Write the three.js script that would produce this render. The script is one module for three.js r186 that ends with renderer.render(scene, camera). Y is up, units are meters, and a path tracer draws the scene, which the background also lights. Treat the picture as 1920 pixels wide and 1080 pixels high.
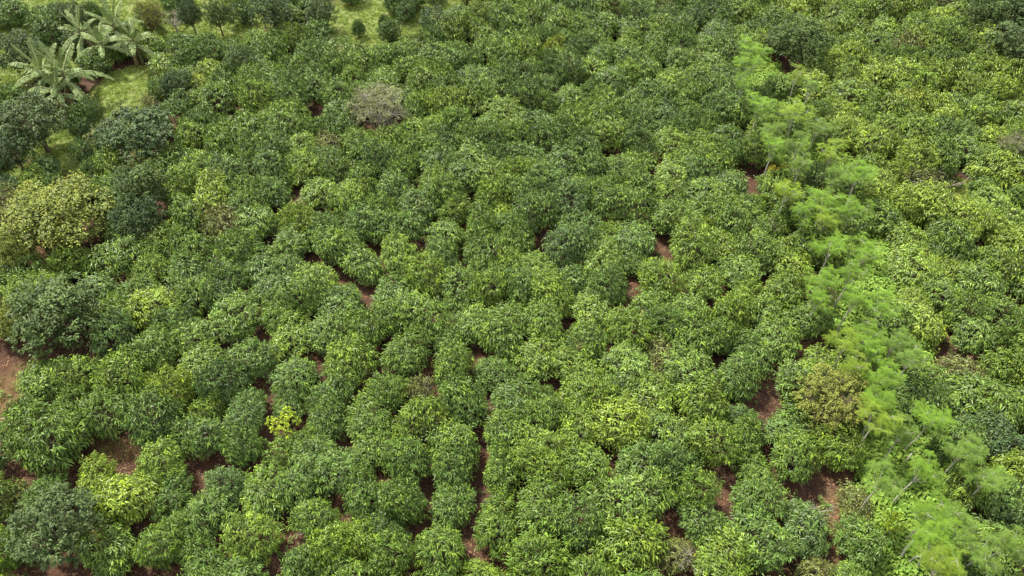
import * as THREE from 'three';
import { ImprovedNoise } from 'three/addons/math/ImprovedNoise.js';

// ---------------------------------------------------------------- camera, sky, sun, exposure
const scene = new THREE.Scene();
const FOV = 42, PITCH = 48 * Math.PI / 180, CAMH = 38;
const camera = new THREE.PerspectiveCamera(FOV, 16 / 9, 0.5, 4000);
camera.position.set(0, CAMH, 0);
camera.rotation.set(-PITCH, 0, 0);

const renderer = new THREE.WebGLRenderer({ antialias: true });
renderer.toneMapping = THREE.LinearToneMapping;
renderer.toneMappingExposure = 2.1;
renderer.shadowMap.enabled = true;

{ // thin bright cloud over the whole sky
  const W = 256, H = 128, d = new Float32Array(W * H * 4);
  for (let j = 0; j < H; j++) for (let i = 0; i < W; i++) {
    const e = Math.max(0, Math.sin(((j + 0.5) / H - 0.5) * Math.PI));
    const l = 0.32 + 0.48 * e, k = (j * W + i) * 4;
    d[k] = l * 0.98; d[k + 1] = l; d[k + 2] = l * 1.03; d[k + 3] = 1;
  }
  const t = new THREE.DataTexture(d, W, H, THREE.RGBAFormat, THREE.FloatType);
  t.mapping = THREE.EquirectangularReflectionMapping; t.magFilter = THREE.LinearFilter; t.needsUpdate = true;
  scene.background = t; scene.environment = t;
}
const sun = new THREE.DirectionalLight(new THREE.Color(1.0, 0.95, 0.86), 4.2);
sun.position.set(-42, 92, -84);
sun.target.position.set(0, 0, -42);
sun.castShadow = true; sun.shadow.radius = 6;
Object.assign(sun.shadow.camera, { left: -80, right: 80, top: 70, bottom: -70, near: 1, far: 300 });
scene.add(sun, sun.target);

// ---------------------------------------------------------------- helpers
const rng = (s) => () => { s = (s + 0x6d2b79f5) | 0; let t = Math.imul(s ^ (s >>> 15), 1 | s); t = (t + Math.imul(t ^ (t >>> 7), 61 | t)) ^ t; return ((t ^ (t >>> 14)) >>> 0) / 4294967296; };
const noise = new ImprovedNoise(), N2 = (x, z, s = 0) => noise.noise(x, s + 0.37, z);
const fbm = (x, z, s = 0) => N2(x, z, s) + 0.5 * N2(x * 2.1, z * 2.1, s + 5) + 0.25 * N2(x * 4.3, z * 4.3, s + 9);
const V = (x, y, z) => new THREE.Vector3(x, y, z);
const lerp = THREE.MathUtils.lerp, clamp = THREE.MathUtils.clamp, TAU = Math.PI * 2;
const F = 540 / Math.tan(FOV * Math.PI / 360), SP = Math.sin(PITCH), CP = Math.cos(PITCH);
// where the sight line of a point of the photograph (1920 x 1080) meets the height y
function at(px, py, y = 0) {
  const u = (px - 960) / F, v = (540 - py) / F, dy = -SP + v * CP, dz = -CP - v * SP, t = (y - CAMH) / dy;
  return V(u * t, y, dz * t);
}
function toPixel(x, y, z) {
  const ry = y - CAMH, depth = -ry * SP - z * CP, up = ry * CP - z * SP;
  return [960 + F * x / depth, 540 - F * up / depth, depth];
}
const height = (x, z) => 0.22 * N2(x * 0.06, z * 0.06, 3) + 0.06 * N2(x * 0.4, z * 0.4, 7);

const taken = {};
function numbered(name) { const n = taken[name] = (taken[name] ?? -1) + 1; return n ? name + '_' + String(n).padStart(3, '0') : name; }
function shadowed(o) { o.traverse((m) => { if (m.isMesh) { m.castShadow = true; m.receiveShadow = true; } }); return o; }
function tag(o, label, category, group, kind) {
  if (label) o.userData.label = label;
  if (category) o.userData.category = category;
  if (group) o.userData.group = group;
  if (kind) o.userData.kind = kind;
  return o;
}
function mesh(name, geometry, material, parent) { const m = new THREE.Mesh(geometry, material); m.name = name; parent.add(m); return m; }

class Build {
  constructor() { this.p = []; this.c = []; this.i = []; }
  v(p, c) { this.p.push(p.x, p.y, p.z); this.c.push(c[0], c[1], c[2]); return this.p.length / 3 - 1; }
  tri(a, b, c) { this.i.push(a, b, c); }
  // a folded, slightly drooping blade of five points
  leaf(p, d, up, len, wid, c, droop = 0.18) {
    const s = V().crossVectors(d, up).normalize(), n = V().crossVectors(s, d).normalize();
    const m = p.clone().addScaledVector(d, len * 0.46);
    const l = m.clone().addScaledVector(s, -wid / 2).addScaledVector(n, wid * 0.14), r = m.clone().addScaledVector(s, wid / 2).addScaledVector(n, wid * 0.14);
    const t = p.clone().addScaledVector(d, len); t.y -= droop * len; m.y -= droop * len * 0.2;
    const a = this.v(p, c), b = this.v(m, c), e = this.v(l, c), f = this.v(r, c), g = this.v(t, c);
    this.tri(a, b, e); this.tri(a, f, b); this.tri(b, g, e); this.tri(b, f, g);
  }
  // a blade of two halves folded along its midrib
  kite(p, d, up, len, wid, c, droop = 0.18) {
    const s = V().crossVectors(d, up).normalize(), n = V().crossVectors(s, d).normalize(), m = p.clone().addScaledVector(d, len * 0.45).addScaledVector(n, wid * 0.16);
    const t = p.clone().addScaledVector(d, len); t.y -= droop * len;
    const a = this.v(p, c), e = this.v(m.clone().addScaledVector(s, -wid / 2), c), f = this.v(m.addScaledVector(s, wid / 2), c), g = this.v(t, c);
    this.tri(a, g, e); this.tri(a, f, g);
  }
  blade(p, d, side, len, wid, c) { // one narrow triangle: a leaflet
    const q = p.clone().addScaledVector(d, len * 0.35);
    const a = this.v(p, c), b = this.v(q.clone().addScaledVector(side, wid), c), e = this.v(p.clone().addScaledVector(d, len), c);
    this.tri(a, b, e);
  }
  tube(pts, radii, sides, c) {
    let prev = null;
    for (let k = 0; k < pts.length; k++) {
      const d = V().subVectors(pts[Math.min(k + 1, pts.length - 1)], pts[Math.max(k - 1, 0)]).normalize();
      const s = V().crossVectors(d, Math.abs(d.y) > 0.9 ? V(1, 0, 0) : V(0, 1, 0)).normalize(), n = V().crossVectors(s, d), ring = [];
      for (let j = 0; j < sides; j++) {
        const a = TAU * j / sides, cc = typeof c === 'function' ? c(k, j) : c;
        ring.push(this.v(pts[k].clone().addScaledVector(s, Math.cos(a) * radii[k]).addScaledVector(n, Math.sin(a) * radii[k]), cc));
      }
      if (prev) for (let j = 0; j < sides; j++) { const j2 = (j + 1) % sides; this.tri(prev[j], prev[j2], ring[j]); this.tri(prev[j2], ring[j2], ring[j]); }
      prev = ring;
    }
  }
  geometry() {
    const g = new THREE.BufferGeometry();
    g.setAttribute('position', new THREE.Float32BufferAttribute(this.p, 3));
    g.setAttribute('color', new THREE.Float32BufferAttribute(this.c, 3));
    g.setIndex(this.i); g.computeVertexNormals();
    return g;
  }
}
const rndDir = (R) => { const y = R() * 2 - 1, a = R() * TAU, r = Math.sqrt(1 - y * y); return V(Math.cos(a) * r, y, Math.sin(a) * r); };

// ---------------------------------------------------------------- materials
const leafMat = (name, r, g, b, o = {}) => {
  const m = new THREE.MeshPhysicalMaterial({ vertexColors: true, roughness: 0.5, specularIntensity: 0.4, side: THREE.DoubleSide, ...o });
  m.color.setRGB(r, g, b); m.name = name; return m;
};
// eight tones of coffee foliage
const TONES = [
  ['dark bluish-green', 0.058, 0.110, 0.028], ['dark green', 0.071, 0.132, 0.023], ['deep green', 0.087, 0.157, 0.022], ['mid-green', 0.105, 0.180, 0.021],
  ['fresh green', 0.131, 0.210, 0.021], ['lime-green', 0.164, 0.244, 0.021], ['yellow-green', 0.200, 0.258, 0.022], ['olive', 0.136, 0.164, 0.034],
];
const coffeeMat = TONES.map(([n, r, g, b]) => leafMat('coffee leaf ' + n, r, g, b, { roughness: 0.4, specularIntensity: 0.75 }));
const coffeeShared = leafMat('coffee leaf', 1, 1, 1, { roughness: 0.4, specularIntensity: 0.75 });
const bark = leafMat('bark', 0.16, 0.12, 0.085, { roughness: 0.95 });
const paleBark = leafMat('pale bark', 0.42, 0.40, 0.33, { roughness: 0.9 });
const deadWood = leafMat('weathered twig', 0.33, 0.305, 0.25, { roughness: 0.95 });
const W3 = [1, 1, 1];

// ---------------------------------------------------------------- what covers the ground where (places found on the photograph, used as places on the ground)
const patch = (list) => list.map(([px, py, rx, ry]) => {
  const c = at(px, py), e = at(px + rx, py), f = at(px, py + ry), g = at(px, Math.max(-200, py - ry));
  return { x: c.x, z: (f.z + g.z) / 2, rx: Math.abs(e.x - c.x), rz: Math.abs(f.z - g.z) / 2 };
});
const inside = (list, x, z, wob = 0.25) => {
  let best = 9;
  for (const q of list) best = Math.min(best, Math.hypot((x - q.x) / q.rx, (z - q.z) / q.rz));
  return best + wob * fbm(x * 0.45, z * 0.45, 11);
};
const GRASS = patch([[60, 35, 170, 68], [210, 22, 140, 62], [410, 32, 125, 66], [330, 55, 80, 30], [242, 168, 68, 46], [70, 115, 110, 62], [208, 200, 45, 35], [165, 245, 35, 28], [705, 40, 130, 68], [825, 20, 60, 34], [45, 330, 45, 20], [110, 300, 30, 18], [160, 255, 120, 80], [170, 345, 40, 25], [1785, 362, 62, 30]]);
const WEEDS = patch([[1430, 165, 45, 60], [1480, 210, 55, 60], [1500, 290, 60, 60], [1560, 350, 70, 70], [1590, 450, 75, 70], [1620, 560, 80, 70], [1650, 660, 80, 70], [1680, 770, 80, 80], [1700, 880, 90, 80], [1720, 980, 95, 80], [1740, 1080, 110, 80], [1660, 990, 70, 70]]);
const DRY = patch([[18, 172, 62, 24], [5, 745, 34, 95], [218, 838, 42, 26], [1590, 1030, 45, 70], [1570, 960, 30, 40], [60, 470, 30, 20]]);
// bare red earth between the bushes
const GAPS = [[868, 985, 1.0], [880, 1022, 1.0], [905, 1050, 1.15], [952, 1042, 1.0], [907, 800, 0.9], [915, 842, 0.8], [890, 942, 0.65], [773, 1015, 0.6], [768, 760, 0.9], [823, 764, 0.75], [1180, 760, 0.6], [990, 1003, 0.7], [1086, 953, 0.7],
  [1243, 1000, 1.2], [1057, 1060, 0.7], [1360, 965, 0.8], [1366, 1005, 0.7], [1556, 950, 0.8], [1423, 775, 0.6], [1447, 830, 0.55], [1292, 1072, 1.0], [1570, 1022, 0.8], [1482, 940, 0.7], [1493, 697, 0.9], [1563, 597, 0.8], [1423, 347, 1.1], [1817, 337, 1.2],
  [903, 248, 1.0], [333, 265, 0.8], [333, 290, 0.8], [288, 310, 1.3], [35, 305, 1.3], [215, 838, 1.7], [245, 822, 1.3], [95, 893, 0.5], [533, 985, 0.6], [718, 682, 0.5], [1197, 688, 0.4], [8, 700, 1.0], [5, 760, 1.3], [3, 820, 1.3], [1890, 1000, 0.8], [390, 882, 0.6], [315, 962, 0.5], [560, 1020, 0.6], [1640, 930, 0.8], [1453, 70, 1.0]]
  .map(([px, py, r]) => ({ ...at(px, py), r }));

{ // the ground: one sheet, fine in the field and coarse far away
  const xs = [], zs = [];
  for (let x = -62; x <= 62; x += 0.5) xs.push(x);
  for (let z = -6; z >= -96; z -= 0.5) zs.push(z);
  for (const d of [66, 75, 95, 140, 250, 500, 1000, 1800]) { xs.unshift(-d); xs.push(d); zs.push(-d - 34); zs.unshift(d - 60); }
  const p = [], c = [], uv = [], idx = [];
  for (const z of zs) for (const x of xs) {
    const y = height(x, z), n = fbm(x * 0.7, z * 0.7, 21), m = fbm(x * 2.3, z * 2.3, 31);
    let col = [0.105 + 0.03 * n + 0.02 * m, 0.048 + 0.012 * n + 0.012 * m, 0.025 + 0.007 * m];                       // red basalt soil
    const litter = clamp(0.3 + 0.8 * m, 0, 1) * 0.5; col = col.map((a, k) => lerp(a, [0.13, 0.075, 0.042][k], litter));   // dead leaves trodden in
    const mix = (to, t) => { const w = clamp(t, 0, 1); col = col.map((a, k) => lerp(a, to[k], w)); };
    mix([0.19, 0.115, 0.05], (1.1 - inside(DRY, x, z)) * 3); mix([0.24, 0.30, 0.08], (1.02 - inside(GRASS, x, z)) * 5 * (0.75 + 0.5 * m)); mix([0.10, 0.13, 0.035], (1.0 - inside(WEEDS, x, z)) * 3 * (0.6 + 0.6 * m));
    p.push(x, y, z); c.push(...col); uv.push(x, z);
  }
  const w = xs.length;
  for (let j = 0; j < zs.length - 1; j++) for (let i = 0; i < w - 1; i++) { const a = j * w + i; const up = zs[j + 1] < zs[j]; idx.push(a, a + 1, a + w, a + 1, a + w + 1, a + w); }
  const g = new THREE.BufferGeometry();
  g.setAttribute('position', new THREE.Float32BufferAttribute(p, 3)); g.setAttribute('color', new THREE.Float32BufferAttribute(c, 3)); g.setAttribute('uv', new THREE.Float32BufferAttribute(uv, 2));
  g.setIndex(idx); g.computeVertexNormals();
  const S = 512, R = rng(5), tex = new Uint8Array(S * S * 4), bmp = new Uint8Array(S * S * 4);
  for (let j = 0; j < S; j++) for (let i = 0; i < S; i++) {
    const a = TAU * i / S, b = TAU * j / S, f = (s, k) => noise.noise(Math.cos(a) * s + k, Math.sin(a) * s + Math.cos(b) * s, Math.sin(b) * s + k);
    const n = 0.5 * f(6, 1) + 0.35 * f(15, 2) + 0.3 * f(34, 3) + 0.25 * (R() - 0.5), k = (j * S + i) * 4, l = clamp(205 + 70 * n, 90, 255);
    tex[k] = l; tex[k + 1] = l * 0.985; tex[k + 2] = l * 0.965; tex[k + 3] = 255; const h = clamp(128 + 120 * n, 0, 255); bmp[k] = bmp[k + 1] = bmp[k + 2] = h; bmp[k + 3] = 255;
  }
  const T = (d, srgb) => { const t = new THREE.DataTexture(d, S, S); t.wrapS = t.wrapT = THREE.RepeatWrapping; t.magFilter = THREE.LinearFilter; t.repeat.set(0.37, 0.37); t.rotation = 0.6; if (srgb) t.colorSpace = THREE.SRGBColorSpace; t.needsUpdate = true; return t; };
  const m = new THREE.MeshStandardMaterial({ vertexColors: true, roughness: 0.98, map: T(tex, true), bumpMap: T(bmp), bumpScale: 0.05, side: THREE.DoubleSide });
  const o = mesh('ground', g, m, scene); o.receiveShadow = true;
  tag(o, 'red earth of the plantation with grassy clearings', 'ground', null, 'structure');
}

// ---------------------------------------------------------------- coffee bushes
// a coffee bush: a few stems, arching shoots that end all over an uneven dome, leaves in drooping pairs along each shoot
function coffeeGeometry(seed, { R = 1.3, H = 2.15, stems = 3, shoots = 290, sparse = 0, len = 0.235, young = 0.22 } = {}) {
  const r = rng(seed), crown = new Build(), wood = new Build(), S = [];
  for (let k = 0; k < stems; k++) {
    const az = TAU * (k + r() * 0.6) / stems, off = 0.3 + 0.3 * r(), top = V(Math.cos(az) * off, H * (0.62 + 0.16 * r()), Math.sin(az) * off), foot = V(Math.cos(az) * 0.08, 0, Math.sin(az) * 0.08);
    const c = new THREE.QuadraticBezierCurve3(foot, foot.clone().lerp(top, 0.5).add(V(Math.cos(az) * 0.08, 0, Math.sin(az) * 0.08)), top); S.push(c);
    wood.tube(c.getPoints(5), [0.04, 0.036, 0.03, 0.024, 0.018, 0.01], 5, W3);
  }
  const bulges = []; for (let k = 0; k < 7; k++) { const d = rndDir(r); d.y = Math.abs(d.y) * 0.9; bulges.push([d, 0.10 + 0.28 * r()]); }
  for (let k = 0; k < shoots; k++) {
    const y = 1 - 1.28 * (k + r()) / shoots, a = k * 2.39996 + r() * 0.5, q = Math.sqrt(Math.max(0, 1 - y * y)), n = V(Math.cos(a) * q, y, Math.sin(a) * q);
    let f = 0.80 + 0.30 * (r() - 0.5) - (r() < 0.22 ? 0.25 : 0) + (r() < 0.07 ? 0.16 : 0); for (const [d, w] of bulges) f += w * Math.max(0, n.dot(d) - 0.55) / 0.45;
    const e = V(n.x * R * f, H * 0.46 + n.y * H * 0.54 * f, n.z * R * f); if (e.y < 0.22) e.y = 0.22 + r() * 0.1;
    const from = S[Math.floor(r() * stems)].getPoint(clamp(e.y / H - 0.12 - 0.15 * r(), 0.15, 0.98)), mid = from.clone().lerp(e, 0.6); mid.y += 0.10 + 0.12 * r();
    const curve = new THREE.QuadraticBezierCurve3(from, mid, e);
    if (k % 2 || sparse) wood.tube([from, mid.clone().lerp(from.clone().lerp(e, 0.5), 0.5), e], [0.012, 0.008, 0.004], 3, W3);
    const tint = (0.66 + 0.62 * r()) * (1 + 0.3 * noise.noise(n.x * 1.6 + seed, n.y * 1.6, n.z * 1.6)), fresh = r() < young, L = from.distanceTo(e), start = clamp(1 - 0.52 / L, 0.2, 0.8), nodes = 5;
    for (let m = 0; m <= nodes; m++) {
      if (r() < sparse) continue;
      const t = lerp(start, 1, m / nodes), p = curve.getPoint(t), d = curve.getTangent(t), side = V().crossVectors(d, V(0, 1, 0)).normalize(), tip = m === nodes, roll = (r() - 0.5) * 1.6;
      for (const w of [-1, 1]) {
        const dir = d.clone().multiplyScalar(tip ? 0.9 : 0.35 + 0.5 * r()).addScaledVector(side, w * Math.cos(roll) * (tip ? 0.45 : 0.9)); dir.y += w * Math.sin(roll) * 0.6 - 0.15 - 0.55 * r(); dir.normalize();
        const up = V((r() - 0.5) * 1.1, 1, (r() - 0.5) * 1.1).normalize(), l = len * (0.65 + 0.6 * r()) * (tip ? 0.8 : 1), b = tint * (0.68 + 0.6 * r());
        let c = [b, b, b];
        if (fresh && m > 1) c = [b * 1.55, b * 1.42, b * 1.1]; else if (r() < 0.006 + sparse * 0.05) c = [b * 2.2, b * 1.6, b * 0.9];
        crown.kite(p.clone().addScaledVector(rndDir(r), 0.07), dir, up, l, l * 0.29, c, 0.25 + 0.35 * r());
      }
    }
  }
  return { crown: crown.geometry(), trunk: wood.geometry() };
}
const COFFEE = [];
for (let k = 0; k < 12; k++) COFFEE.push(coffeeGeometry(100 + k * 7, { stems: 3 + (k % 3), H: 2.3 + 0.12 * (k % 4) }));
const THIN = [0, 1].map((k) => coffeeGeometry(300 + k, { stems: 4, shoots: 220, sparse: 0.45, young: 0.1 }));

// where the bushes stand: those that can be told apart on the photograph first [x, y, width in pixels, tone]
const SEEN = [
  [47, 773, 62, 2], [130, 760, 72, 3], [190, 787, 88, 3], [100, 842, 132, 3], [273, 757, 72, 3], [300, 793, 95, 2], [390, 763, 62, 4], [333, 737, 76, 5], [383, 817, 82, 2], [460, 790, 76, 1], [457, 747, 72, 2], [450, 840, 76, 2], [533, 758, 60, 2],
  [545, 838, 72, 3], [610, 797, 76, 2], [627, 742, 72, 2], [300, 867, 90, 4], [180, 905, 80, 5], [233, 942, 112, 5], [317, 922, 74, 2], [400, 967, 96, 2], [338, 985, 66, 3], [308, 1025, 84, 3], [467, 1010, 92, 4], [493, 933, 100, 3], [567, 907, 78, 2],
  [590, 975, 84, 3], [625, 1015, 84, 4], [567, 1055, 80, 2], [200, 1042, 112, 3], [35, 930, 76, 7], [88, 915, 70, 2], [12, 1035, 84, 3], [377, 1056, 84, 2], [420, 897, 72, 1], [690, 790, 92, 3], [730, 738, 72, 3], [787, 738, 64, 7], [787, 800, 86, 4],
  [867, 768, 90, 2], [960, 755, 92, 2], [1023, 748, 56, 3], [1093, 747, 94, 4], [1150, 735, 70, 2], [1233, 742, 90, 4], [950, 818, 84, 3], [1023, 793, 72, 3], [1087, 808, 82, 4], [1168, 808, 102, 5], [1250, 820, 84, 3], [853, 843, 90, 3], [1013, 842, 84, 4],
  [700, 838, 84, 3], [767, 873, 80, 2], [850, 893, 84, 2], [943, 882, 80, 3], [1007, 882, 80, 4], [1100, 880, 90, 3], [1190, 882, 90, 2], [1262, 884, 84, 1], [847, 947, 86, 2], [753, 937, 84, 2], [677, 935, 84, 2], [927, 990, 88, 3], [828, 1030, 98, 3],
  [1013, 965, 108, 3], [1093, 1000, 92, 2], [1190, 945, 116, 3], [1175, 1040, 122, 4], [1010, 1042, 102, 3], [720, 1005, 78, 1], [668, 1012, 84, 4], [722, 1060, 80, 3], [905, 1082, 76, 4], [1100, 1078, 86, 3], [1270, 1035, 70, 7], [1317, 780, 94, 4],
  [1388, 780, 64, 1], [1480, 803, 88, 2], [1397, 833, 72, 3], [1320, 828, 84, 4], [1487, 867, 90, 3], [1567, 850, 84, 4], [1418, 948, 94, 2], [1325, 988, 78, 2], [1430, 1022, 112, 2], [1353, 1056, 112, 4], [1510, 990, 98, 1], [1300, 935, 76, 3],
  [1613, 1022, 90, 2], [1612, 945, 70, 7], [1528, 1076, 80, 7], [1827, 752, 112, 3], [1899, 770, 90, 3], [1867, 835, 80, 0], [1905, 882, 84, 5], [1880, 935, 90, 2], [1904, 962, 80, 1], [1813, 800, 60, 0],
  [403, 372, 80, 5], [563, 412, 70, 5], [293, 572, 84, 5], [1747, 398, 95, 5], [1700, 390, 80, 5], [1800, 410, 80, 5], [1693, 198, 62, 6], [1863, 180, 66, 5], [1853, 262, 66, 5], [1890, 330, 110, 5], [1880, 315, 80, 4], [847, 207, 66, 5], [1037, 88, 40, 6], [820, 53, 55, 0],
  [670, 50, 24, 1], [720, 42, 24, 1], [763, 22, 34, 1], [370, 172, 55, 6], [280, 182, 42, 7], [150, 240, 40, 1], [200, 275, 42, 0], [155, 290, 40, 1], [90, 315, 50, 1], [105, 350, 44, 2], [20, 355, 46, 0], [170, 330, 44, 2], [1800, 692, 80, 7], [1160, 395, 80, 3], [930, 405, 60, 5], [920, 380, 66, 4],
];
const TREES = [ // crown centre on the photograph, width in pixels, kind, label
  [60, 232, 122, 'dark', 'dark grey-green tree, bushy and wide, below the bare earth strip near the bananas'],
  [256, 250, 138, 'dark', 'large grey-green round tree below the bright grassy clearing beside the bananas'],
  [264, 352, 110, 'dark', 'grey-green tree just in front of the small red earth patch at the clearing path'],
  [30, 95, 92, 'dark', 'dark round tree at the edge of the pale clearing, beside the bananas'],
  [330, 147, 66, 'dark', 'small dark tree at the far corner of the bright grassy clearing'],
  [450, 106, 64, 'dark', 'small dark upright tree standing among coffee bushes below the pale clearing'],
  [127, 16, 58, 'dark', 'dark tree standing alone in the pale clearing behind the bananas'],
  [507, 16, 84, 'dark', 'broad dark tree at the end of the pale grassy clearing'],
  [402, 14, 50, 'dark', 'narrow dark tree in the pale clearing beside the low grey shrub'],
  [600, 8, 62, 'dark', 'dark tree at the top edge, between the two pale clearings'],
  [350, 12, 46, 'dark', 'small dark bushy tree in the pale clearing behind the low grey shrub'],
  [1500, 80, 118, 'dark', 'big dark tree standing over the lime coffee at the far end of the feathery belt'],
  [1537, 327, 60, 'dark', 'small dark tree with a bare stem inside the belt of feathery trees'],
  [1885, 10, 130, 'dark', 'dark tree in the far corner beyond the curved coffee edge, topmost'],
  [1846, 36, 80, 'dark', 'dark tree at the curved coffee edge, first of the corner trees'],
  [1912, 84, 120, 'dark', 'dark tree in the far corner, lowest of the dark corner trees'],
  [255, 398, 96, 'dark', 'dark tree close beside the large cream-blossomed tree'],
  [104, 590, 170, 'dark', 'large round dark grey-green tree in front of the cream-blossomed trees'],
  [104, 985, 160, 'dark', 'large dark grey-green tree at the near corner, in front of the big round coffee bush'],
  [18, 275, 84, 'dark', 'dark tree at the picture edge over the red earth spot below the bananas'],
  [279, 22, 56, 'olive', 'olive-green tree in the pale clearing behind the bananas'],
  [1560, 752, 134, 'olive', 'thin olive-brown tree beside the feathery belt above the brown earth'],
  [104, 402, 190, 'bloom', 'large tree covered in cream-yellow blossom, biggest of the blossoming trees'],
  [30, 580, 84, 'bloom', 'narrow cream-yellow blossoming tree behind the large round dark tree'],
  [16, 455, 84, 'bloom', 'cream-yellow blossoming tree cut by the picture edge, beside the largest one'],
  [707, 200, 122, 'dry', 'half-dry grey-brown tree with bare twigs standing in the coffee'],
  [1903, 272, 70, 'dry', 'pale half-dry tree at the picture edge beside the yellow-green coffee'],
];
const CROWN_Y = { dark: 2.9, olive: 2.6, bloom: 3.0, dry: 2.6 };
for (const t of TREES) { t.pos = at(t[0], t[1], CROWN_Y[t[3]]); t.R = t[2] / 2 * toPixel(t.pos.x, t.pos.y, t.pos.z)[2] / F; }
const SHRUBS = [
  [528, 792, 56, 'lemon', 'lemon-yellow leafy shrub standing out of the green coffee'],
  [1668, 985, 42, 'lemon', 'small bright yellow shrub in the weeds under the feathery trees'],
  [1457, 327, 40, 'gold', 'golden-yellow shrub beside the red earth spot in the feathery belt'],
];
const spots = [];
const clear = (x, z, d) => spots.every((s) => (s.x - x) ** 2 + (s.z - z) ** 2 > (d * (0.5 + 0.5 * s.r / 1.3)) ** 2);
for (const [px, py, w, tone] of SEEN) { const p = at(px, py, 1.1), depth = toPixel(p.x, 1.1, p.z)[2]; spots.push({ x: p.x, z: p.z, r: clamp(w / 2 * depth / F, 0.55, 2.0), tone, seen: true }); }
{ // the rest of the closed stand
  const R = rng(77);
  for (let k = 0; k < 42000; k++) {
    const z = -8 - R() * 84, half = 15 + (-z) * 0.74, x = (R() * 2 - 1) * half, [px, py] = toPixel(x, 1.1, z), u = R(), v = R();
    if (px < -140 || px > 2060 || py > 1160) continue;
    if (GAPS.some((q) => Math.hypot(x - q.x, z - q.z + 0.35) < q.r + (q.z > -34 ? 0.78 : 0.6))) continue;
    if (inside(GRASS, x, z, 0.1) < 1.2 && v > 0.012) continue;
    if (inside(WEEDS, x, z, 0.1) < 0.98 && v > 0.02) continue;
    if (inside(DRY, x, z, 0.1) < 1.15) continue;
    if (TREES.some((t) => Math.hypot(x - t.pos.x, z - t.pos.z) < t.R * 0.8 + 0.3)) continue;
    if (SHRUBS.some((t) => { const p = at(t[0], t[1], 1); return Math.hypot(x - p.x, z - p.z) < 1.25; })) continue;
    if (k >= 30000 && z > -42 || px < 330 && py > 60 && py < 335 && u > 0.45) continue;
    if (!clear(x, z, k < 9000 ? 2.25 : k < 18000 ? 1.98 : k < 30000 ? 1.75 : 1.62)) continue;
    // tone drifts over the field: deeper in the middle, yellower on the far right
    const drift = 0.9 * fbm(x * 0.07, z * 0.07, 41), right = px > 1450 && py < 520 ? 1.0 : px > 1500 ? 0.5 : 0, mid = px > 900 && px < 1400 && py > 150 && py < 430 ? -0.2 : 0.15;
    const tone = u < 0.01 ? 7 : clamp(Math.round((py < 450 ? 3.0 : 2.75) + drift + right + mid + (v - 0.5) * 2.6), 0, right > 1 ? 6 : 5);
    spots.push({ x, z, r: (k < 9000 ? 1.19 : k < 18000 ? 1.08 : 0.96) + 0.32 * R(), tone });
  }
}
for (const [i, s] of spots.entries()) { const R = rng(900 + i); s.pix = toPixel(s.x, 1.1, s.z); s.turn = R() * TAU; s.kind = s.tone === 7 ? -1 - Math.floor(R() * 2) : Math.floor(R() * COFFEE.length); s.high = 0.76 + 0.42 * R(); s.tilt = [(R() - 0.5) * 0.24, (R() - 0.5) * 0.24]; s.shade = R(); s.oval = 0.88 + 0.24 * R(); }
const inFrame = spots.filter((s) => s.pix[0] > -15 && s.pix[0] < 1935 && s.pix[1] > -10 && s.pix[1] < 1110).sort((a, b) => a.pix[2] / a.r - b.pix[2] / b.r);
const single = inFrame.slice(0, 300), rest = spots.filter((s) => !single.includes(s));
console.log('coffee bushes', spots.length, 'in frame', inFrame.length);

// marks that a bush can be found by
const MARKS = [
  [528, 792, 'lemon-yellow shrub'], [868, 1000, 'forked bare earth path'], [907, 820, 'narrow bare earth slot'], [795, 755, 'paired earth holes'], [215, 838, 'grassy bare earth hollow'], [1243, 1000, 'brown earth bay'], [1360, 985, 'curved earth trail'],
  [1560, 752, 'olive-brown thin tree'], [1668, 985, 'small yellow shrub'], [100, 842, 'big round coffee bush'], [104, 985, 'near-corner dark tree'], [233, 942, 'large lime coffee bush'], [104, 590, 'large round dark tree'], [104, 402, 'largest blossoming tree'],
  [264, 352, 'grey-green tree by the path'], [707, 200, 'half-dry grey-brown tree'], [293, 572, 'lime-green bush by the round tree'], [1747, 398, 'broad lime-green coffee bush'], [1890, 330, 'lime-green bush beside the dead shrub'], [1457, 327, 'golden-yellow shrub'], [1493, 697, 'red earth spot by the belt'],
  [1563, 597, 'red earth spot inside the belt'], [1423, 777, 'earth slot beside the dark bush'], [1180, 760, 'small earth notch'], [563, 412, 'lime bush in the middle rows'], [930, 405, 'small yellowish bush of the middle'], [720, 682, 'small red earth crack'], [1537, 327, 'small dark tree in the belt'],
  [1168, 808, 'wide lime coffee bush'], [1512, 960, 'dead branches on the dark bush'], [1800, 692, 'olive coffee bush right of the belt'], [1086, 953, 'dark earth hole'], [1867, 835, 'dark bluish bush by the feathery trees'], [403, 372, 'lime bush of the left rows'], [1905, 882, 'lime-green bush at the right edge'],
];
const ORD = ['nearest', 'second', 'third', 'fourth', 'fifth', 'sixth', 'seventh', 'eighth', 'ninth', 'tenth', 'eleventh', 'twelfth', 'thirteenth', 'fourteenth', 'fifteenth', 'sixteenth', 'seventeenth', 'eighteenth', 'nineteenth', 'twentieth', 'twenty-first', 'twenty-second', 'twenty-third', 'twenty-fourth', 'twenty-fifth', 'twenty-sixth', 'twenty-seventh', 'twenty-eighth'];
const sector = (m, s) => { const dx = s.pix[0] - m[0], dy = (s.pix[1] - m[1]) * 1.25; return Math.abs(dx) > Math.abs(dy) ? (dx < 0 ? 'left of' : 'right of') : (dy < 0 ? 'behind' : 'in front of'); };
const usedLabels = new Set();
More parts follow.
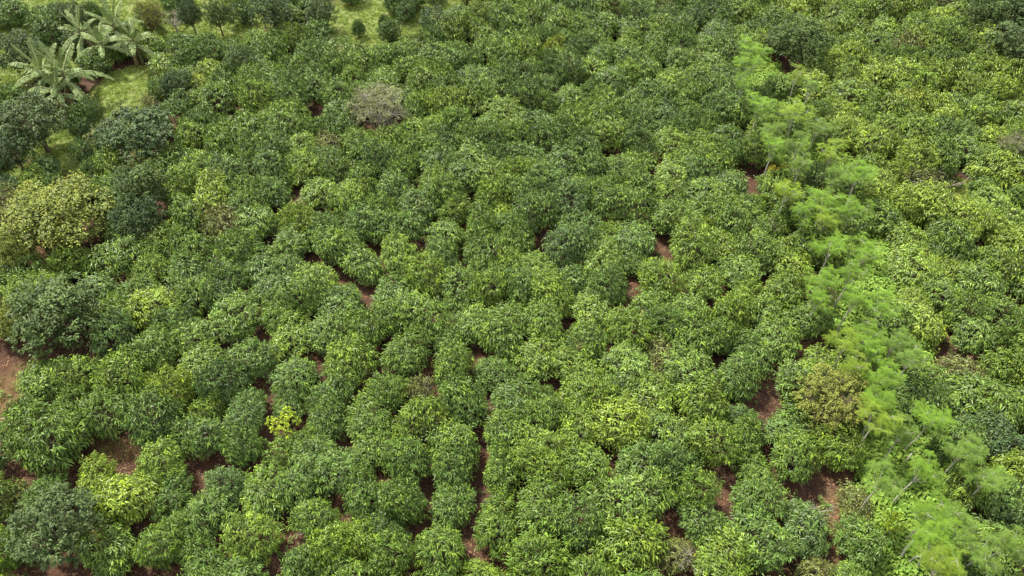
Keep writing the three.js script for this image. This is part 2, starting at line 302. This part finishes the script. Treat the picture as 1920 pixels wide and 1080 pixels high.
function markLabel(what, s, all) {
  const near = MARKS.map((m) => [Math.hypot(s.pix[0] - m[0], (s.pix[1] - m[1]) * 1.25), m]).sort((a, b) => a[0] - b[0]);
  for (const [d, m] of near) {
    if (d < 25) continue;
    const dir = sector(m, s), rank = all.filter((o) => { const e = Math.hypot(o.pix[0] - m[0], (o.pix[1] - m[1]) * 1.25); return e >= 25 && e < d && sector(m, o) === dir; }).length;
    if (!ORD[rank]) continue;
    const label = `${what}, ${ORD[rank]} ${dir} the ${m[2]}`;
    if (!usedLabels.has(label)) { usedLabels.add(label); return label; }
  }
}
function placeBush(root, s) { root.position.set(s.x, height(s.x, s.z) - 0.03, s.z); root.rotation.set(s.tilt[0], s.turn, s.tilt[1]); const w = s.r / 1.3 * (s.seen ? 0.93 : 0.98); root.scale.set(w * s.oval, s.high * Math.pow(s.r / 1.3, 0.6), w / s.oval); }
const protos = new Map();
for (const s of single) {
  const key = s.kind + ':' + s.tone, g = s.kind < 0 ? THIN[-1 - s.kind] : COFFEE[s.kind];
  let o;
  if (protos.has(key)) o = protos.get(key).clone();
  else { o = new THREE.Group(); mesh('trunk', g.trunk, bark, o); mesh('crown', g.crown, coffeeMat[s.tone], o); shadowed(o); protos.set(key, o); }
  o.name = numbered('coffee_bush'); o.userData = {}; scene.add(o); placeBush(o, s);
  tag(o, markLabel(TONES[s.tone][0] + ' coffee bush', s, inFrame) ?? TONES[s.tone][0] + ' coffee bush in the dense middle rows', 'bush', 'coffee bushes of the plantation');
}
{ // the smaller, farther bushes of the same stand and those just outside the picture
  const far = new THREE.Group(); far.name = 'coffee_bushes'; scene.add(far);
  tag(far, 'dense far rows of green coffee bushes filling the upper half', 'coffee', null, 'stuff');
  const dummy = new THREE.Object3D();
  [...COFFEE, ...THIN].forEach((g, k) => {
    const list = rest.filter((s) => (s.kind < 0 ? COFFEE.length - 1 - s.kind : s.kind) === k); if (!list.length) return;
    for (const [name, geo, mat] of [['crown', g.crown, coffeeShared], ['trunk', g.trunk, bark]]) {
      const im = new THREE.InstancedMesh(geo, mat, list.length); im.name = name; im.userData.kind = 'stuff';
      list.forEach((s, i) => { placeBush(dummy, s); dummy.updateMatrix(); im.setMatrixAt(i, dummy.matrix); if (name === 'crown') { const [, r, gg, b] = TONES[s.tone], q = 0.88 + 0.24 * s.shade; im.setColorAt(i, new THREE.Color().setRGB(r * q, gg * q, b * q)); } });
      im.castShadow = im.receiveShadow = true; far.add(im);
    }
  });
}

// ---------------------------------------------------------------- broad-leaved trees
function treeGeometry(seed, { lobes = 18, shoots = 30, leaves = 11, len = 0.19, gap = 0, bloom = 0, twigs = 0, flat = 1 } = {}) { // crown radius 2, centre at height 2.9
  const r = rng(seed), crown = new Build(), wood = new Build(), flower = new Build();
  const fork = V((r() - 0.5) * 0.3, 1.1 + 0.3 * r(), (r() - 0.5) * 0.3);
  wood.tube([V(0, -0.1, 0), V(0.03, 0.5, 0.02), fork], [0.16, 0.13, 0.11], 7, W3);
  for (let k = 0; k < lobes; k++) {
    const y = 1 - 1.85 * (k + 0.5) / lobes, a = k * 2.39996 + r() * 0.5, rr = Math.sqrt(Math.max(0, 1 - y * y * 0.9)), R = 0.62 + 0.34 * r();
    const c = V(Math.cos(a) * rr * 1.32, 2.75 + y * 1.25 * flat + (r() - 0.5) * 0.3, Math.sin(a) * rr * 1.32).multiply(V(0.9 + 0.2 * r(), 1, 0.9 + 0.2 * r()));
    const mid = fork.clone().lerp(c, 0.55).add(V(0, -0.15, 0));
    wood.tube([fork, mid, c], [0.06, 0.04, 0.02], 5, W3);
    const lt = 0.75 + 0.5 * r();
    for (let s = 0; s < shoots; s++) {
      const d = rndDir(r); if (d.y < -0.35) d.y *= -1; if (r() < gap) continue;
      const e = c.clone().addScaledVector(d, R * (0.55 + 0.5 * r())), st = lt * (0.8 + 0.4 * r());
      if (twigs) wood.tube([c, c.clone().lerp(e, 0.5).add(V((r() - 0.5) * 0.2, 0.08, (r() - 0.5) * 0.2)), e.clone().addScaledVector(d, 0.18)], [0.02 * twigs, 0.014 * twigs, 0.006 * twigs], 3, W3);
      const n = Math.round(leaves * (0.7 + 0.6 * r()));
      for (let q = 0; q < n; q++) {
        const l = len * (0.7 + 0.6 * r()), dir = d.clone().multiplyScalar(0.7).add(rndDir(r).multiplyScalar(0.9)); dir.y -= 0.25; dir.normalize();
        const b = st * (0.78 + 0.44 * r());
        crown.kite(e.clone().addScaledVector(rndDir(r), 0.1), dir, V((r() - 0.5) * 0.9, 1, (r() - 0.5) * 0.9).normalize(), l, l * 0.4, [b, b, b], 0.25);
      }
      if (bloom && d.y > -0.1 && c.y > 2.2 && r() < bloom) // an upright panicle of tiny flowers
        for (let q = 0; q < 20; q++) { const h = r(), w = 0.26 * (1 - h * 0.6), x = rndDir(r), p = e.clone().addScaledVector(d, 0.08 + 0.3 * h).addScaledVector(x, w), b = 0.75 + 0.5 * r(); flower.kite(p, x, rndDir(r), 0.1, 0.06, [b, b, b], 0); }
    }
  }
  return { crown: crown.geometry(), trunk: wood.geometry(), blossom: bloom ? flower.geometry() : null };
}
const darkLeaf = [leafMat('grey-green leaf', 0.070, 0.106, 0.032, { roughness: 0.5 }), leafMat('dark leaf', 0.046, 0.080, 0.022, { roughness: 0.5 }), leafMat('dark olive leaf', 0.064, 0.102, 0.024, { roughness: 0.5 })];
const oliveLeaf = leafMat('olive leaf', 0.17, 0.19, 0.034, { roughness: 0.7 }), dryLeaf = leafMat('dry leaf', 0.14, 0.15, 0.062, { roughness: 0.9 }), bloomLeaf = leafMat('leaf of the blossoming tree', 0.13, 0.165, 0.032, { roughness: 0.55 });
const petal = leafMat('cream blossom', 0.22, 0.25, 0.045, { roughness: 0.9 });
const KIND = {
  dark: [1, 2, 3].map((k) => treeGeometry(500 + k, {})), olive: [treeGeometry(520, { len: 0.14, gap: 0.15, twigs: 0.5, leaves: 14 }), treeGeometry(521, { len: 0.14, gap: 0.15, twigs: 0.5, leaves: 14 })],
  bloom: [treeGeometry(530, { bloom: 0.6 }), treeGeometry(531, { bloom: 0.7 })], dry: [treeGeometry(540, { len: 0.13, gap: 0.1, twigs: 0.6, leaves: 13, shoots: 24 })],
};
TREES.forEach(([px, py, w, kind, label], i) => {
  const { pos, R: rad } = TREES[i], R = rng(2000 + i), g = KIND[kind][i % KIND[kind].length], o = new THREE.Group();
  o.name = numbered({ dark: 'dark_tree', olive: 'olive_tree', bloom: 'blossoming_tree', dry: 'dry_tree' }[kind]); scene.add(o);
  mesh('trunk', g.trunk, kind === 'dry' ? deadWood : bark, o); mesh('crown', g.crown, { dark: darkLeaf[i % 3], olive: oliveLeaf, bloom: bloomLeaf, dry: dryLeaf }[kind], o);
  if (g.blossom) mesh('blossom', g.blossom, petal, o);
  const s = rad / 2.0, sy = Math.min(CROWN_Y[kind] / 2.8, Math.max(s, 0.8)) * (0.95 + 0.1 * R());
  o.position.set(pos.x, height(pos.x, pos.z), pos.z); o.scale.set(s, sy, s); o.rotation.y = R() * TAU;
  tag(shadowed(o), label, 'tree', { dark: 'dark trees round the coffee', olive: null, bloom: 'blossoming trees', dry: 'half-dry trees' }[kind]);
});
{ // shrubs of a colour of their own
  const g = treeGeometry(560, { lobes: 7, shoots: 14, leaves: 10, len: 0.24 });
  const mats = { lemon: leafMat('lemon leaf', 0.33, 0.42, 0.03, { roughness: 0.6 }), gold: leafMat('golden leaf', 0.34, 0.29, 0.03, { roughness: 0.6 }) };
  for (const [px, py, w, kind, label] of SHRUBS) {
    const p = at(px, py, 1.7), s = w / 2 * toPixel(p.x, 1.7, p.z)[2] / F / 1.8, o = new THREE.Group(); o.name = numbered('yellow_shrub'); scene.add(o);
    mesh('trunk', g.trunk, bark, o); mesh('crown', g.crown, mats[kind], o); o.position.set(p.x, height(p.x, p.z), p.z); o.scale.set(s, 0.62, s); o.rotation.y = px;
    tag(shadowed(o), label, 'shrub', 'yellow shrubs');
  }
}

// ---------------------------------------------------------------- feathery trees of the belt
function featherGeometry(seed) { // crown radius about 1.6 at height 4.4
  const r = rng(seed), crown = new Build(), wood = new Build(), lean = V((r() - 0.3) * 0.9, 0, (r() - 0.5) * 0.9), fork = V(lean.x, 2.6 + 0.5 * r(), lean.z);
  wood.tube([V(0, -0.1, 0), V(lean.x * 0.3 + (r() - 0.5) * 0.2, 1.0, lean.z * 0.3), V(lean.x * 0.7, 1.9, lean.z * 0.7 + (r() - 0.5) * 0.2), fork], [0.085, 0.07, 0.06, 0.05], 6, W3);
  const limbs = 6 + Math.floor(r() * 3);
  for (let k = 0; k < limbs; k++) {
    const a = k * 2.39996 + r(), far = 0.35 + 0.85 * r(), c = fork.clone().add(V(Math.cos(a) * far, 1.0 + 0.9 * r() - far * 0.25, Math.sin(a) * far));
    wood.tube([fork, fork.clone().lerp(c, 0.5).add(V(0, 0.12, 0)), c], [0.034, 0.024, 0.012], 4, W3);
    const tint = 0.85 + 0.3 * r();
    for (let t = 0; t < 9; t++) {
      const d = rndDir(r); d.y = d.y * 0.55 + 0.12; d.normalize(); const e = c.clone().addScaledVector(d, 0.25 + 0.45 * r());
      wood.tube([c, e], [0.008, 0.004], 3, W3);
      for (let q = 0; q < 7; q++) { // a frond: leaflets along both sides of a drooping stalk
        const a2 = r() * TAU, fd = V(Math.cos(a2), 0.15 + 0.4 * (r() - 0.5), Math.sin(a2)).normalize(), side = V().crossVectors(fd, V(0, 1, 0)).normalize(), L = 0.34 + 0.16 * r(), b = tint * (0.85 + 0.3 * r()), col = [b, b, b];
        for (let n = 0; n < 8; n++) for (const w of [-1, 1]) {
          const u = (n + 0.6) / 8, p = e.clone().addScaledVector(fd, L * u); p.y -= 0.16 * u * u;
          const dd = side.clone().multiplyScalar(w).addScaledVector(fd, 0.45); dd.y -= 0.15; dd.normalize();
          crown.blade(p, dd, fd, 0.14 * (1 - 0.45 * u), 0.026, col);
        }
      }
    }
  }
  return { crown: crown.geometry(), trunk: wood.geometry() };
}
const FEATHER = [0, 1, 2, 3, 4].map((k) => featherGeometry(700 + k * 3));
const featherMat = [leafMat('feathery leaf', 0.150, 0.265, 0.022, { roughness: 0.95, transmission: 0.35 }), leafMat('yellowish feathery leaf', 0.190, 0.280, 0.022, { roughness: 0.95, transmission: 0.35 }), leafMat('greyish feathery leaf', 0.138, 0.230, 0.032, { roughness: 0.95, transmission: 0.35 })];
const BELT = [ // crown centre on the photograph, width in pixels, tone
  [1414, 95, 76, 0], [1402, 122, 60, 0], [1395, 155, 46, 0], [1493, 142, 46, 1], [1520, 160, 44, 2], [1430, 198, 74, 0], [1487, 208, 70, 1], [1447, 250, 62, 2], [1533, 240, 66, 2], [1455, 275, 62, 0], [1563, 288, 64, 1], [1500, 310, 60, 2], [1610, 322, 82, 0], [1570, 330, 60, 2],
  [1480, 356, 62, 1], [1547, 377, 74, 0], [1600, 393, 78, 0], [1545, 408, 70, 1], [1505, 400, 56, 0], [1560, 455, 74, 0], [1545, 520, 74, 0], [1600, 510, 70, 0], [1620, 470, 72, 0], [1684, 635, 66, 2], [1497, 268, 60, 2], [1540, 560, 66, 0], [1604, 556, 70, 0], [1660, 575, 70, 0], [1628, 622, 74, 0], [1582, 638, 72, 1], [1640, 655, 76, 0],
  [1708, 668, 64, 2], [1657, 702, 82, 0], [1600, 690, 70, 1], [1643, 750, 84, 0], [1647, 785, 80, 1], [1753, 780, 84, 0], [1690, 812, 76, 2], [1737, 880, 86, 0], [1657, 905, 80, 2], [1810, 843, 84, 2], [1853, 893, 88, 2], [1740, 965, 98, 0], [1800, 990, 94, 2], [1755, 1020, 112, 0], [1844, 1042, 84, 2], [1897, 1018, 80, 2], [1765, 1062, 104, 1],
];
const belt = BELT.map((b) => { const p = at(b[0], b[1], 3.9); return { b, p, pix: b, depth: toPixel(p.x, 3.9, p.z)[2] }; }).sort((a, b) => a.depth - b.depth);
belt.forEach(({ b: [px, py, w, tone], p, depth }, i) => {
  const R = rng(4000 + i), g = FEATHER[i % 5], s = w / 2 * depth / F / 1.45, o = new THREE.Group(), turn = R() * TAU;
  o.name = numbered('feathery_tree'); scene.add(o); mesh('trunk', g.trunk, paleBark, o); mesh('crown', g.crown, featherMat[tone], o);
  const sy = 0.85 + 0.2 * R(), sh = clamp(s * 0.9, 0.6, 1.35); o.scale.set(sh, sy, sh); o.rotation.y = turn;
  g.crown.computeBoundingSphere(); const c = g.crown.boundingSphere.center.clone().multiply(o.scale).applyAxisAngle(V(0, 1, 0), turn);
  const q = at(px, py, c.y); o.position.set(q.x - c.x, height(q.x, q.z), q.z - c.z);
  tag(shadowed(o), markLabel(['bright green', 'yellowish', 'greyish-green'][tone] + ' feathery tree', belt[i], belt), 'tree', 'feathery trees of the diagonal belt');
});

// ---------------------------------------------------------------- bananas at the clearing
{
  const R0 = rng(61), bananaLeaf = leafMat('banana leaf', 0.20, 0.27, 0.10, { roughness: 0.5, transmission: 0.2 }), rib = leafMat('banana midrib', 0.36, 0.40, 0.19, { roughness: 0.6 }), sheath = leafMat('banana stem', 0.16, 0.15, 0.07, { roughness: 0.8 }), driedLeaf = leafMat('dried banana leaf', 0.22, 0.15, 0.08, { roughness: 0.9 });
  const blades = [0, 1, 2, 3, 4, 5].map((k) => { // an arched blade along +x with torn edges; the droop differs
    const r = rng(800 + k), b = new Build(), m = new Build(), L = 2.3 + 0.5 * r(), el = [1.25, 1.0, 0.8, 0.6, 0.4, 0.2][k], dr = [0.35, 0.55, 0.7, 0.85, 1.0, 1.1][k], n = 22, pts = [];
    const P = (u) => V(Math.cos(el) * L * u * (1 - 0.12 * u * dr), Math.sin(el) * L * u - dr * L * 0.62 * u * u, 0.12 * Math.sin(u * 2 + k) * u);
    for (let i = 0; i <= 10; i++) pts.push(P(i / 10));
    m.tube(pts, pts.map((_, i) => 0.035 * (1 - i / 11) + 0.004), 5, W3);
    for (const w of [-1, 1]) for (let i = 0; i < n; i++) {
      const u0 = 0.12 + 0.88 * i / n, u1 = 0.12 + 0.88 * (i + 0.93) / n, wd = (u) => 0.25 * Math.pow(Math.sin(Math.PI * clamp(u * 0.93 + 0.03, 0, 1)), 0.55), hang = 0.3 + 0.5 * r() + (r() < 0.25 ? 0.4 : 0), c = 0.82 + 0.36 * r(), col = [c, c, c * 0.95];
      const a = b.v(P(u0), col), d = b.v(P(u1), col), e = P(u0 + 0.03), f = P(u1 + 0.03); e.z += w * wd(u0); f.z += w * wd(u1) * (0.9 + 0.1 * r()); e.y -= hang * wd(u0); f.y -= hang * wd(u1);
      const ei = b.v(e, col), fi = b.v(f, col); b.tri(a, ei, d); b.tri(d, ei, fi);
    }
    return [b.geometry(), m.geometry()];
  });
  const stem = new Build(); stem.tube([V(0, -0.05, 0), V(0.02, 0.8, 0), V(0.03, 1.7, 0.02), V(0.03, 2.35, 0.02)], [0.17, 0.15, 0.12, 0.08], 8, W3); const stemG = stem.geometry();
  const plants = [[88, 150, 1.0, 'tall banana plant at the outer side of the near banana clump'], [128, 158, 1.05, 'banana plant in the middle of the near banana clump beside the bright clearing'], [112, 176, 0.85, 'low banana plant at the front of the near banana clump'],
    [150, 62, 0.95, 'banana plant of the far clump, nearest to the dark tree in the clearing'], [218, 60, 1.1, 'tall banana plant with upright leaves in the middle of the far clump'], [252, 78, 0.95, 'banana plant at the inner end of the far clump above the bright clearing'], [190, 84, 0.9, 'banana plant at the front of the far clump']];
  for (const [px, py, s, label] of plants) {
    const p = at(px, py, 2.2), o = new THREE.Group(); o.name = numbered('banana_plant'); scene.add(o); o.position.set(p.x, height(p.x, p.z), p.z); o.rotation.y = R0() * TAU; o.scale.setScalar(s * (py > 100 ? 1.4 : 1.2));
    mesh('stem', stemG, sheath, o);
    for (let k = 0; k < 16; k++) {
      const [bg, mg] = blades[Math.min(5, Math.floor(k * 0.48))], l = mesh('leaf', bg, k > 12 ? driedLeaf : bananaLeaf, o); mesh('midrib', mg, rib, l);
      l.position.set(0.03, 2.3 - 0.05 * k, 0.02); l.rotation.set(0, k * 2.39996 + R0() * 0.5, 0); if (k > 12) { l.rotation.z = -0.75 - 0.3 * R0(); l.rotation.order = 'YXZ'; }
      const q = 0.88 + 0.24 * R0(); l.scale.set(q, q, q);
    }
    tag(shadowed(o), label, 'banana plant', 'banana plants at the clearing');
  }
}

// ---------------------------------------------------------------- bare shrubs, fallen sticks, a leaning pole
{
  const bare = [0, 1, 2].map((k) => { const r = rng(1500 + k * 5), b = new Build(); // forked dead branches
    const grow = (p, d, len, rad, lvl) => { const m = p.clone().addScaledVector(d, len * 0.5).addScaledVector(rndDir(r), len * 0.09), e = p.clone().addScaledVector(d, len).addScaledVector(rndDir(r), len * 0.12); b.tube([p, m, e], [rad, rad * 0.8, rad * 0.55], lvl > 1 ? 3 : 5, W3); if (lvl < 3) for (let q = 0; q < 3 + (r() > 0.5); q++) grow(q === 0 ? e : p.clone().lerp(e, 0.45 + 0.5 * r()), d.clone().multiplyScalar(0.8).addScaledVector(rndDir(r), 0.75).normalize(), len * (0.5 + 0.25 * r()), rad * 0.58, lvl + 1); };
    for (let q = 0; q < 3; q++) { const a = TAU * (q + r()) / 3; grow(V(0, -0.05, 0), V(Math.cos(a) * 0.5, 1, Math.sin(a) * 0.5).normalize(), 1.05, 0.038, 0); }
    return b.geometry(); });
  for (const [i, [px, py, s, label]] of [[792, 742, 0.95, 'bare pale twigs sticking out beside the paired earth holes'], [800, 796, 0.8, 'bare twiggy shrub below the paired earth holes'], [1757, 326, 1.6, 'bare pale dead shrub above the red earth strip'], [1840, 246, 1.2, 'bare dead twigs behind the yellow-green coffee bush'],
    [1527, 962, 1.05, 'dead branches spread over the dark bush at the brown earth'], [1214, 42, 1.4, 'bare grey shrub among the farthest coffee'], [940, 812, 0.8, 'pale dead twigs beside the narrow bare earth slot'], [1285, 1040, 0.9, 'bare twigs at the front of the brown earth bay'], [592, 972, 0.85, 'thin dead twigs in the coffee at the front, left of the forked path']].entries()) {
    const p = at(px, py, 1.9), o = new THREE.Group(); o.name = numbered('bare_shrub'); scene.add(o); mesh('branches', bare[i % 3], deadWood, o); o.position.set(p.x, height(p.x, p.z), p.z); o.scale.set(s, 1.05, s); o.rotation.y = i * 1.7;
    tag(shadowed(o), label, 'dead shrub', 'bare dead shrubs');
  }
  { const g = treeGeometry(570, { lobes: 9, shoots: 16, leaves: 4, len: 0.1, twigs: 1, flat: 0.5 }), p = at(325, 38, 1.2), o = new THREE.Group(); o.name = 'grey_shrub'; scene.add(o); mesh('trunk', g.trunk, deadWood, o); mesh('crown', g.crown, dryLeaf, o); o.position.set(p.x, height(p.x, p.z), p.z); o.scale.set(0.9, 0.55, 0.8); tag(shadowed(o), 'low greyish dry shrub in the pale clearing behind the bananas', 'shrub'); }
  for (const [i, [x0, y0, x1, y1, label]] of [[1672, 1063, 1712, 1012, 'thick pale trunk leaning low under the nearest feathery crowns'], [1690, 1060, 1728, 1042, 'pale fallen branch forking from the thick leaning trunk'], [1633, 931, 1664, 930, 'short pale stick lying on brown earth by the feathery belt'], [1683, 880, 1714, 846, 'slim pale trunk slanting over the bright weeds']].entries()) {
    const a = at(x0, y0, 0.08), b = at(x1, y1, i === 2 ? 0.12 : 1.3), r = rng(90 + i), w = new Build(), pts = []; for (let k = 0; k <= 5; k++) pts.push(a.clone().lerp(b, k / 5).add(V((r() - 0.5) * 0.1, Math.sin(k / 5 * Math.PI) * 0.12, (r() - 0.5) * 0.1)));
    const th = [0.11, 0.08, 0.04, 0.06][i]; w.tube(pts, pts.map((_, k) => th * (1 - k * 0.11)), 7, W3); const c = V().copy(pts[0]); const g = w.geometry().translate(-c.x, -c.y, -c.z), o = mesh(numbered('pale_branch'), g, paleBark, scene); o.position.copy(c); tag(shadowed(o), label, 'branch', 'pale branches under the belt');
  }
  { const a = at(3, 872, 0), b = at(34, 793, 1.9), w = new Build(); w.tube([V(0, 0, 0), b.clone().sub(a).multiplyScalar(0.5).add(V(0, 0.04, 0)), b.clone().sub(a)], [0.022, 0.02, 0.017], 6, W3); const o = mesh('thin_pole', w.geometry(), leafMat('pale pole', 0.5, 0.5, 0.46, { roughness: 0.7 }), scene); o.position.copy(a); tag(shadowed(o), 'thin pale pole leaning beside the big round coffee bush', 'pole'); }
}

// ---------------------------------------------------------------- ground cover
function scatter(name, label, category, geo, mat, count, seed, accept, size) {
  const R = rng(seed), ms = [], cs = [], d = new THREE.Object3D();
  for (let k = 0; k < count * 40 && ms.length < count; k++) {
    const z = -8 - R() * 82, x = (R() * 2 - 1) * (15 + (-z) * 0.72), w = accept(x, z, R); if (!w) continue;
    d.position.set(x, height(x, z), z); d.rotation.set((R() - 0.5) * 0.3, R() * TAU, (R() - 0.5) * 0.3); const s = size * (0.6 + 0.8 * R()); d.scale.set(s, s * (0.7 + 0.6 * R()), s); d.updateMatrix(); ms.push(d.matrix.clone()); const q = 0.75 + 0.5 * R(); cs.push(new THREE.Color().setRGB(q * (0.9 + 0.25 * R()), q, q));
  }
  const im = new THREE.InstancedMesh(geo, mat, ms.length); im.name = name; ms.forEach((m, i) => { im.setMatrixAt(i, m); im.setColorAt(i, cs[i]); });
  im.castShadow = im.receiveShadow = true; scene.add(im); tag(im, label, category, null, 'stuff');
}
{
  const r = rng(31), tuft = new Build(), weed = new Build(), dead = new Build();
  for (let k = 0; k < 16; k++) { const a = r() * TAU, d = V(Math.cos(a) * 0.6, 0.7 + 0.5 * r(), Math.sin(a) * 0.6).normalize(), b = 0.8 + 0.4 * r(); tuft.leaf(V((r() - 0.5) * 0.3, 0, (r() - 0.5) * 0.3), d, V(-d.x, 1, -d.z).normalize(), 0.16 + 0.14 * r(), 0.022, [b, b, b], 0.4); }
  for (let k = 0; k < 20; k++) { const a = r() * TAU, d = V(Math.cos(a), 0.15 + 0.5 * r(), Math.sin(a)).normalize(), b = 0.8 + 0.4 * r(), h = 0.08 + 0.4 * r(); weed.leaf(V((r() - 0.5) * 0.5, h, (r() - 0.5) * 0.5), d, V((r() - 0.5) * 0.5, 1, (r() - 0.5) * 0.5).normalize(), 0.16 + 0.1 * r(), 0.09, [b, b, b], 0.25); }
  for (let k = 0; k < 5; k++) { const a = r() * TAU, b = 0.7 + 0.7 * r(); dead.leaf(V((r() - 0.5) * 0.6, 0.015 + 0.02 * r(), (r() - 0.5) * 0.6), V(Math.cos(a), 0.1 * (r() - 0.3), Math.sin(a)).normalize(), V((r() - 0.5) * 0.6, 1, (r() - 0.5) * 0.6).normalize(), 0.2, 0.07, [b, b * 0.95, b * 0.9], 0.05); }
  for (let k = 0; k < 3; k++) { const a = r() * TAU, p = V((r() - 0.5) * 0.7, 0.02, (r() - 0.5) * 0.7); dead.tube([p, p.clone().add(V(Math.cos(a) * 0.25, 0.03, Math.sin(a) * 0.25)), p.clone().add(V(Math.cos(a + 0.2) * 0.5, 0.01, Math.sin(a + 0.2) * 0.5))], [0.008, 0.007, 0.004], 3, [1.3, 1.4, 1.5]); }
  scatter('clearing_grass', 'short pale green grass of the clearings', 'grass', tuft.geometry(), leafMat('grass blade', 0.30, 0.40, 0.08, { roughness: 0.8 }), 16000, 301, (x, z) => inside(GRASS, x, z) < 1.02, 1.0);
  scatter('belt_weeds', 'bright green leafy weeds under the feathery trees', 'weeds', weed.geometry(), leafMat('weed leaf', 0.15, 0.25, 0.034, { roughness: 0.6 }), 12000, 302, (x, z) => inside(WEEDS, x, z) < 1.02, 1.05);
  scatter('earth_weeds', 'thin dry grass and weeds on the brown earth patches', 'weeds', tuft.geometry(), leafMat('dry grass blade', 0.24, 0.21, 0.07, { roughness: 0.85 }), 1400, 303, (x, z) => inside(DRY, x, z, 0.5) < 1.0, 0.9);
  scatter('earth_herbs', 'small green herbs sprouting on the red earth between bushes', 'weeds', weed.geometry(), leafMat('herb leaf', 0.12, 0.19, 0.04, { roughness: 0.6 }), 4500, 305, (x, z) => fbm(x * 0.8, z * 0.8, 61) > 0.15 && inside(GRASS, x, z) > 1.05, 0.5);
  scatter('leaf_litter', 'dead brown leaves scattered on the red earth', 'leaf litter', dead.geometry(), leafMat('dead leaf', 0.17, 0.105, 0.06, { roughness: 0.9 }), 14000, 304, (x, z, R) => R() < 0.6 && inside(GRASS, x, z) > 1.05 && fbm(x * 0.5, z * 0.5, 51) > -0.25, 0.9);
}

renderer.render(scene, camera);
